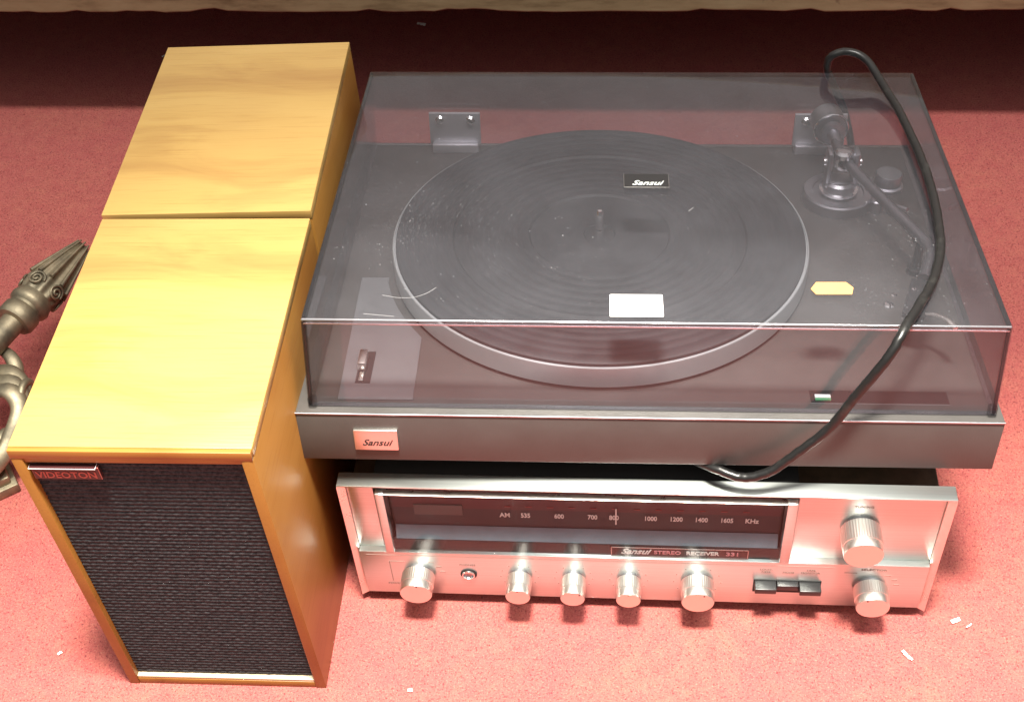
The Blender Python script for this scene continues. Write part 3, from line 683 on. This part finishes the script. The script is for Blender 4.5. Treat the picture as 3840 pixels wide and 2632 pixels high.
for i in range(4): b.bm.faces.new((vo[i], vi[i], vi[(i + 1) % 4], vo[(i + 1) % 4]))
b.bm.edges.ensure_lookup_table()
es = [e for e in b.bm.edges if all(v in vo for v in e.verts) and not all(v.co.z < g + 1e-5 for v in e.verts)]
r_ = bmesh.ops.bevel(b.bm, geom=es, offset=0.0012, segments=4, affect='EDGES', profile=0.5)
for f in b.bm.faces:                                   # polished edges along the front and the foot of the lid
    c_ = f.calc_center_median()
    if (f in set(r_['faces']) and c_.y < 0.0145 and c_.z > LT - 0.002) or (abs(f.normal.z) > 0.9 and c_.z < g + 0.0005): f.material_index = 1
lid = b.done('dust_cover', [M['acrylic'], M['acrylic_edge']], tt, 30)
b = B(); b.box(0.0118, 0.4537, 0.0116, 0.0124, LT - 0.0042, LT - 0.0030, 0.0003); b.done('inner_edge', M['acrylic_edge'], lid, 30)
def on_lid(bm_): pass
b = B(); b.mi = 1; b.box(0.2176, 0.2500, 0.1678, 0.1858, LT + 0.0001, LT + 0.0006, 0.0002); b.mi = 0; b.box(0.2181, 0.2495, 0.1683, 0.1853, LT + 0.0004, LT + 0.0008)
b.mi = 2; b.text('Sansui', 0.0082, T(0.2338, 0.1728, LT + 0.0009), shear=0.45, sx=1.05, bold=0.00004)
b.done('brand_badge', [M['black'], M['alu_plain'], M['print_w']], lid)
b = B(); b.mi = 0
o = [(0.2064, 0.0176), (0.2396, 0.0178), (0.2402, 0.0184), (0.2402, 0.0402), (0.2396, 0.0408), (0.2070, 0.0406), (0.2064, 0.0400)]
b.poly(o, LT + 0.0001, LT + 0.0003); b.mi = 1; b.text('4 3', 0.0055, T(0.2275, 0.0330, LT + 0.00035), sx=1.1, ext=0.00005) if False else None
b.done('price_label', [M['label'], M['print_p']], lid)
b = B(); b.poly([(0.3355, 0.0484), (0.3398, 0.0557), (0.3590, 0.0560), (0.3629, 0.0503), (0.3610, 0.0432), (0.3382, 0.0428)], LT + 0.0001, LT + 0.0004); b.done('lot_sticker', M['orange'], lid)
b = B()
def scr(pts, w_=0.00022): b.tube([Vector((x, y, LT + 0.00005)) for x, y in pts], w_, 5, 0.12)
scr([tuple(p[:2]) for p in catmull([(0.0598, 0.0377, 0), (0.0700, 0.0352, 0), (0.0801, 0.0357, 0), (0.0880, 0.0400, 0), (0.0939, 0.0465, 0)], 5)])
scr([(0.050, 0.018), (0.070, 0.0155)], 0.00025); scr([(0.262, 0.138), (0.266, 0.143)], 0.0003);
so = b.done('scratches', M['scratch'], lid); so['kind'] = 'stuff'
# dust specks lying on the lid
b = B()
def dust(n, fn, r0=0.00012, r1=0.00038):
    for _ in range(n):
        x, y = fn()
        if not (0.013 < x < 0.452 and 0.014 < y < 0.338): continue
        r = random.uniform(r0, r1) * (1.0 if random.random() < 0.92 else 1.8); k = random.randint(4, 6); a = random.random() * 6
        f = b.bm.faces.new([b.bm.verts.new((x + r * math.cos(a + 2 * PI * i / k) * random.uniform(0.6, 1.3), y + r * math.sin(a + 2 * PI * i / k) * random.uniform(0.6, 1.3), LT + 0.00012)) for i in range(k)])
def cloud():
    u = random.betavariate(2.2, 1.8); return DX0 + (DX1 - DX0) * u + random.gauss(0, 0.015), DY0 + (DY1 - DY0) * u + random.gauss(0, 0.015)
DX0, DY0, DX1, DY1 = 0.030, 0.075, 0.116, 0.168
dust(330, cloud, 0.00010, 0.00032); dust(80, lambda: (0.412 + random.gauss(0, 0.016), 0.108 + random.gauss(0, 0.018))); dust(420, lambda: (random.uniform(0.013, 0.452), random.uniform(0.014, 0.338)), 0.00010, 0.00026)
dust(35, lambda: (random.gauss(0.175, 0.03), random.gauss(0.075, 0.02)))
do = b.done('dust_specks', M['dust'], lid); do['kind'] = 'stuff'
for sx_ in (1, -1):                                    # added dark strips painting in the darkness of side walls seen end-on
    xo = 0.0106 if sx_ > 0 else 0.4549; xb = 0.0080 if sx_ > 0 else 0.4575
    b = B(); b.box(min(xo + sx_ * 0.0004, xo + sx_ * 0.0027), max(xo + sx_ * 0.0004, xo + sx_ * 0.0027), 0.0150, 0.3420, LT - 0.0026, LT - 0.0004); b.done('side_edge_shade', M['edge_shade'], lid)
    b = B(); b.tube([(xb + sx_ * 0.0016, 0.0061 + 0.0016, g + 0.001), (xo + sx_ * 0.0016, 0.0117 + 0.0016, LT - 0.003)], 0.0013, 8); b.done('corner_edge_shade', M['edge_shade'], lid, 60)
for x in (0.0112, 0.4543):
    b = B(); b.box(x - 0.0028, x + 0.0028, 0.0042, 0.0098, TH + 0.0001, TH + 0.0085, 0.0012); b.done('corner_bumper', M['clear'], lid, 40)

# ------------------------------------------------------------------ power cable (in turntable coordinates)
cp_ = [(0.4230, 0.3620, 0.0050), (0.4175, 0.3560, 0.0350), (0.4070, 0.3530, 0.0680), (0.3945, 0.3515, 0.0940), (0.3865, 0.3500, 0.1110), (0.3880, 0.3480, 0.1235), (0.4005, 0.3450, 0.1290), (0.4140, 0.3360, 0.1262), (0.4235, 0.3110, 0.1185),
       (0.4310, 0.2650, LT + 0.0040), (0.4341, 0.1978, LT + 0.0040), (0.4328, 0.1517, LT + 0.0040), (0.4290, 0.1121, LT + 0.0040), (0.4239, 0.0841, LT + 0.0040), (0.4138, 0.0544, LT + 0.0042), (0.3985, 0.0250, LT + 0.0042), (0.3885, 0.0080, LT + 0.0035),
       (0.3822, -0.0020, 0.1090), (0.3740, -0.0070, 0.0945), (0.3605, -0.0085, 0.0690), (0.3484, -0.0090, 0.0440), (0.3290, -0.0100, 0.0205), (0.3133, -0.0100, 0.0045), (0.2970, -0.0080, -0.0030), (0.2810, -0.0020, -0.0020), (0.2650, 0.0120, -0.0060), (0.2480, 0.0350, -0.0120)]
b = B(); b.tube([p + Vector((random.uniform(-1, 1), random.uniform(-1, 1), random.uniform(-1, 1) if p.z < LT else 0.0)) * 0.00022 for p in catmull(cp_, 9)], 0.0032, 16)
cb = b.done('power_cable', M['pvc'], None, 60); cb.matrix_world = TM
tag(cb, 'black power cable draped over the smoked lid and down the front', 'cable')

# ------------------------------------------------------------------ ornate brass piece
orn = thing('brass_ornament', 'ornate aged brass piece with leaf bud finial beside the speakers', 'ornament')
P0 = Vector((-0.395, 0.045, 0.070)); P1 = Vector((-0.2965, 0.3120, 0.082))
d_ = (P1 - P0).normalized(); L_ = (P1 - P0).length
om = Matrix.Translation(P0) @ d_.to_track_quat('Z', 'Y').to_matrix().to_4x4()
b = B(); b.lathe([(0, 0), (0.0105, 0), (0.0105, L_ - 0.098), (0.0130, L_ - 0.096)], 32, om); b.done('rod', M['brass'], orn, 40)
b = B(); z = L_ - 0.100
b.lathe([(0.0105, z), (0.0150, z + 0.001), (0.0168, z + 0.004), (0.0168, z + 0.013), (0.0150, z + 0.0155), (0.0152, z + 0.018), (0.0178, z + 0.0205), (0.0185, z + 0.024), (0.0172, z + 0.028), (0.0165, z + 0.031)], 48, om); b.done('collar', M['brass'], orn, 40)
z = L_ - 0.070
b = B(); b.lathe([(0.0155, z), (0.0180, z + 0.006), (0.0182, z + 0.014), (0.0167, z + 0.026), (0.0142, z + 0.040), (0.0110, z + 0.054), (0.0080, z + 0.065), (0.0052, z + 0.071), (0, z + 0.072)], 60, om, flute=10, famp=0.0026, frange=(1, 7)); b.done('bud', M['brass'], orn, 60)
dk = B()
for k in range(10):
    a = 2 * PI * (k + 0.5) / 10; pts_ = []
    for t in range(9):
        u = t / 8; h = z + 0.018 + 0.054 * u; r_ = 0.0182 * (1 - u * 0.72) ** 0.9 + 0.0008
        pts_.append(om @ Vector((r_ * math.cos(a), r_ * math.sin(a), h)))
    bb = B(); bb.tube(pts_, [0.0020 - 0.0012 * i / 8 for i in range(9)], 8); bb.done('leaf_rib', M['brass'], orn, 60)
for a in (0.3, 1.7, 2.9, 4.2, 5.4):
    bb = B(); pts_ = []
    for t in range(40):
        u = t / 39; rr = 0.0070 * (1 - u) + 0.0008; ang = u * 4.2 * PI
        s_ = rr * math.cos(ang); h = z + 0.010 + rr * math.sin(ang); R_ = 0.0190
        pts_.append(om @ Vector((R_ * math.cos(a + s_ / R_), R_ * math.sin(a + s_ / R_), h)))
    bb.tube(pts_, 0.0011, 8); bb.done('scroll', M['brass'], orn, 60)
# scrolled foot under the rod
def ribbon(pts, r0, r1, flat=0.55, name='scroll_foot'):
    p = catmull(pts, 8); bb = B(); n = len(p); bb.tube(p, [r0 + (r1 - r0) * i / (n - 1) for i in range(n)], 14, flat); return bb.done(name, M['brass'], orn, 60)
ribbon([(-0.352, 0.205, 0.062), (-0.330, 0.192, 0.066), (-0.322, 0.180, 0.058), (-0.330, 0.168, 0.048)], 0.004, 0.0085, name='leaf')
for off in (0.0, 0.010, 0.020):
    ribbon([(-0.345 + off * 0.4, 0.175 - off, 0.060), (-0.322 + off * 0.3, 0.172 - off, 0.064), (-0.309 + off * 0.2, 0.160 - off, 0.056), (-0.308, 0.140 - off, 0.046), (-0.316, 0.120 - off, 0.036), (-0.330, 0.108 - off, 0.026), (-0.345, 0.104 - off, 0.020)], 0.0085, 0.0065)
bb = B(); bb.tube([(-0.3065 + 0.0 * i, 0.157 + (0.013 - 0.00035 * i) * math.cos(i * 0.33), 0.052 + (0.013 - 0.00035 * i) * math.sin(i * 0.33)) for i in range(34)], 0.0034, 10); bb.done('scroll', M['brass'], orn, 60)
bb = B(); bb.tube([(-0.318, 0.118 + (0.016 - 0.00035 * i) * math.cos(i * 0.3 + 2), 0.036 + (0.016 - 0.00035 * i) * math.sin(i * 0.3 + 2)) for i in range(40)], 0.0032, 10); bb.done('scroll', M['brass'], orn, 60)
sm = Matrix.Translation((-0.352, 0.101, 0)) @ Matrix.Rotation(0.62, 4, 'Z')
b = B(); b.box(-0.05, 0.0335, -0.030, 0.030, 0.0002, 0.010, 0.0015, mat=sm); b.box(-0.046, 0.0295, -0.026, 0.026, 0.0095, 0.018, 0.002, mat=sm); b.done('base', M['brass'], orn, 40)

# ------------------------------------------------------------------ bits of paper on the carpet
def scrap(label, x, y, l, w_, rz):
    b = B(); n = 5
    l *= 0.85; w_ *= 0.8
    for s_ in range(n):
        u = s_ / n - 0.5
        b.box(u * l, (u + 1.0 / n) * l + 0.0002, -w_ * random.uniform(0.25, 0.5), w_ * random.uniform(0.25, 0.5), 0.0006 + 0.0006 * random.random(), 0.0016 + 0.0008 * random.random(), 0.0002, 1)
    o = b.done('paper_scrap', M['paper'], None, None, (x, y, 0.0002), (0.08, 0.05, rz))
    tag(o, label, 'paper scrap', 'paper scraps on the carpet'); return o
scrap('ragged white scrap beside the lower right corner of the receiver', 0.4454, -0.0028, 0.0082, 0.0048, 0.35)
scrap('thin white sliver right of the ragged scrap by the receiver', 0.4544, -0.0070, 0.0062, 0.0016, 0.6)
scrap('long white paper strip lying in front of the receiver', 0.4065, -0.0335, 0.0112, 0.0034, -0.85)
scrap('small cream crumb near the bottom edge below the receiver', 0.0456, -0.0762, 0.0038, 0.0036, 0.2)
scrap('small pale crumb on the carpet left of the black grille', -0.2252, -0.0562, 0.0038, 0.0034, 0.9)
scrap('pale scrap on the shaded carpet below the cream shelf edge', -0.0539, 0.8024, 0.012, 0.006, -0.2)
scrap('tiny pale scrap on shaded carpet left of the rear speaker', -0.3525, 0.7374, 0.007, 0.003, 0.5)
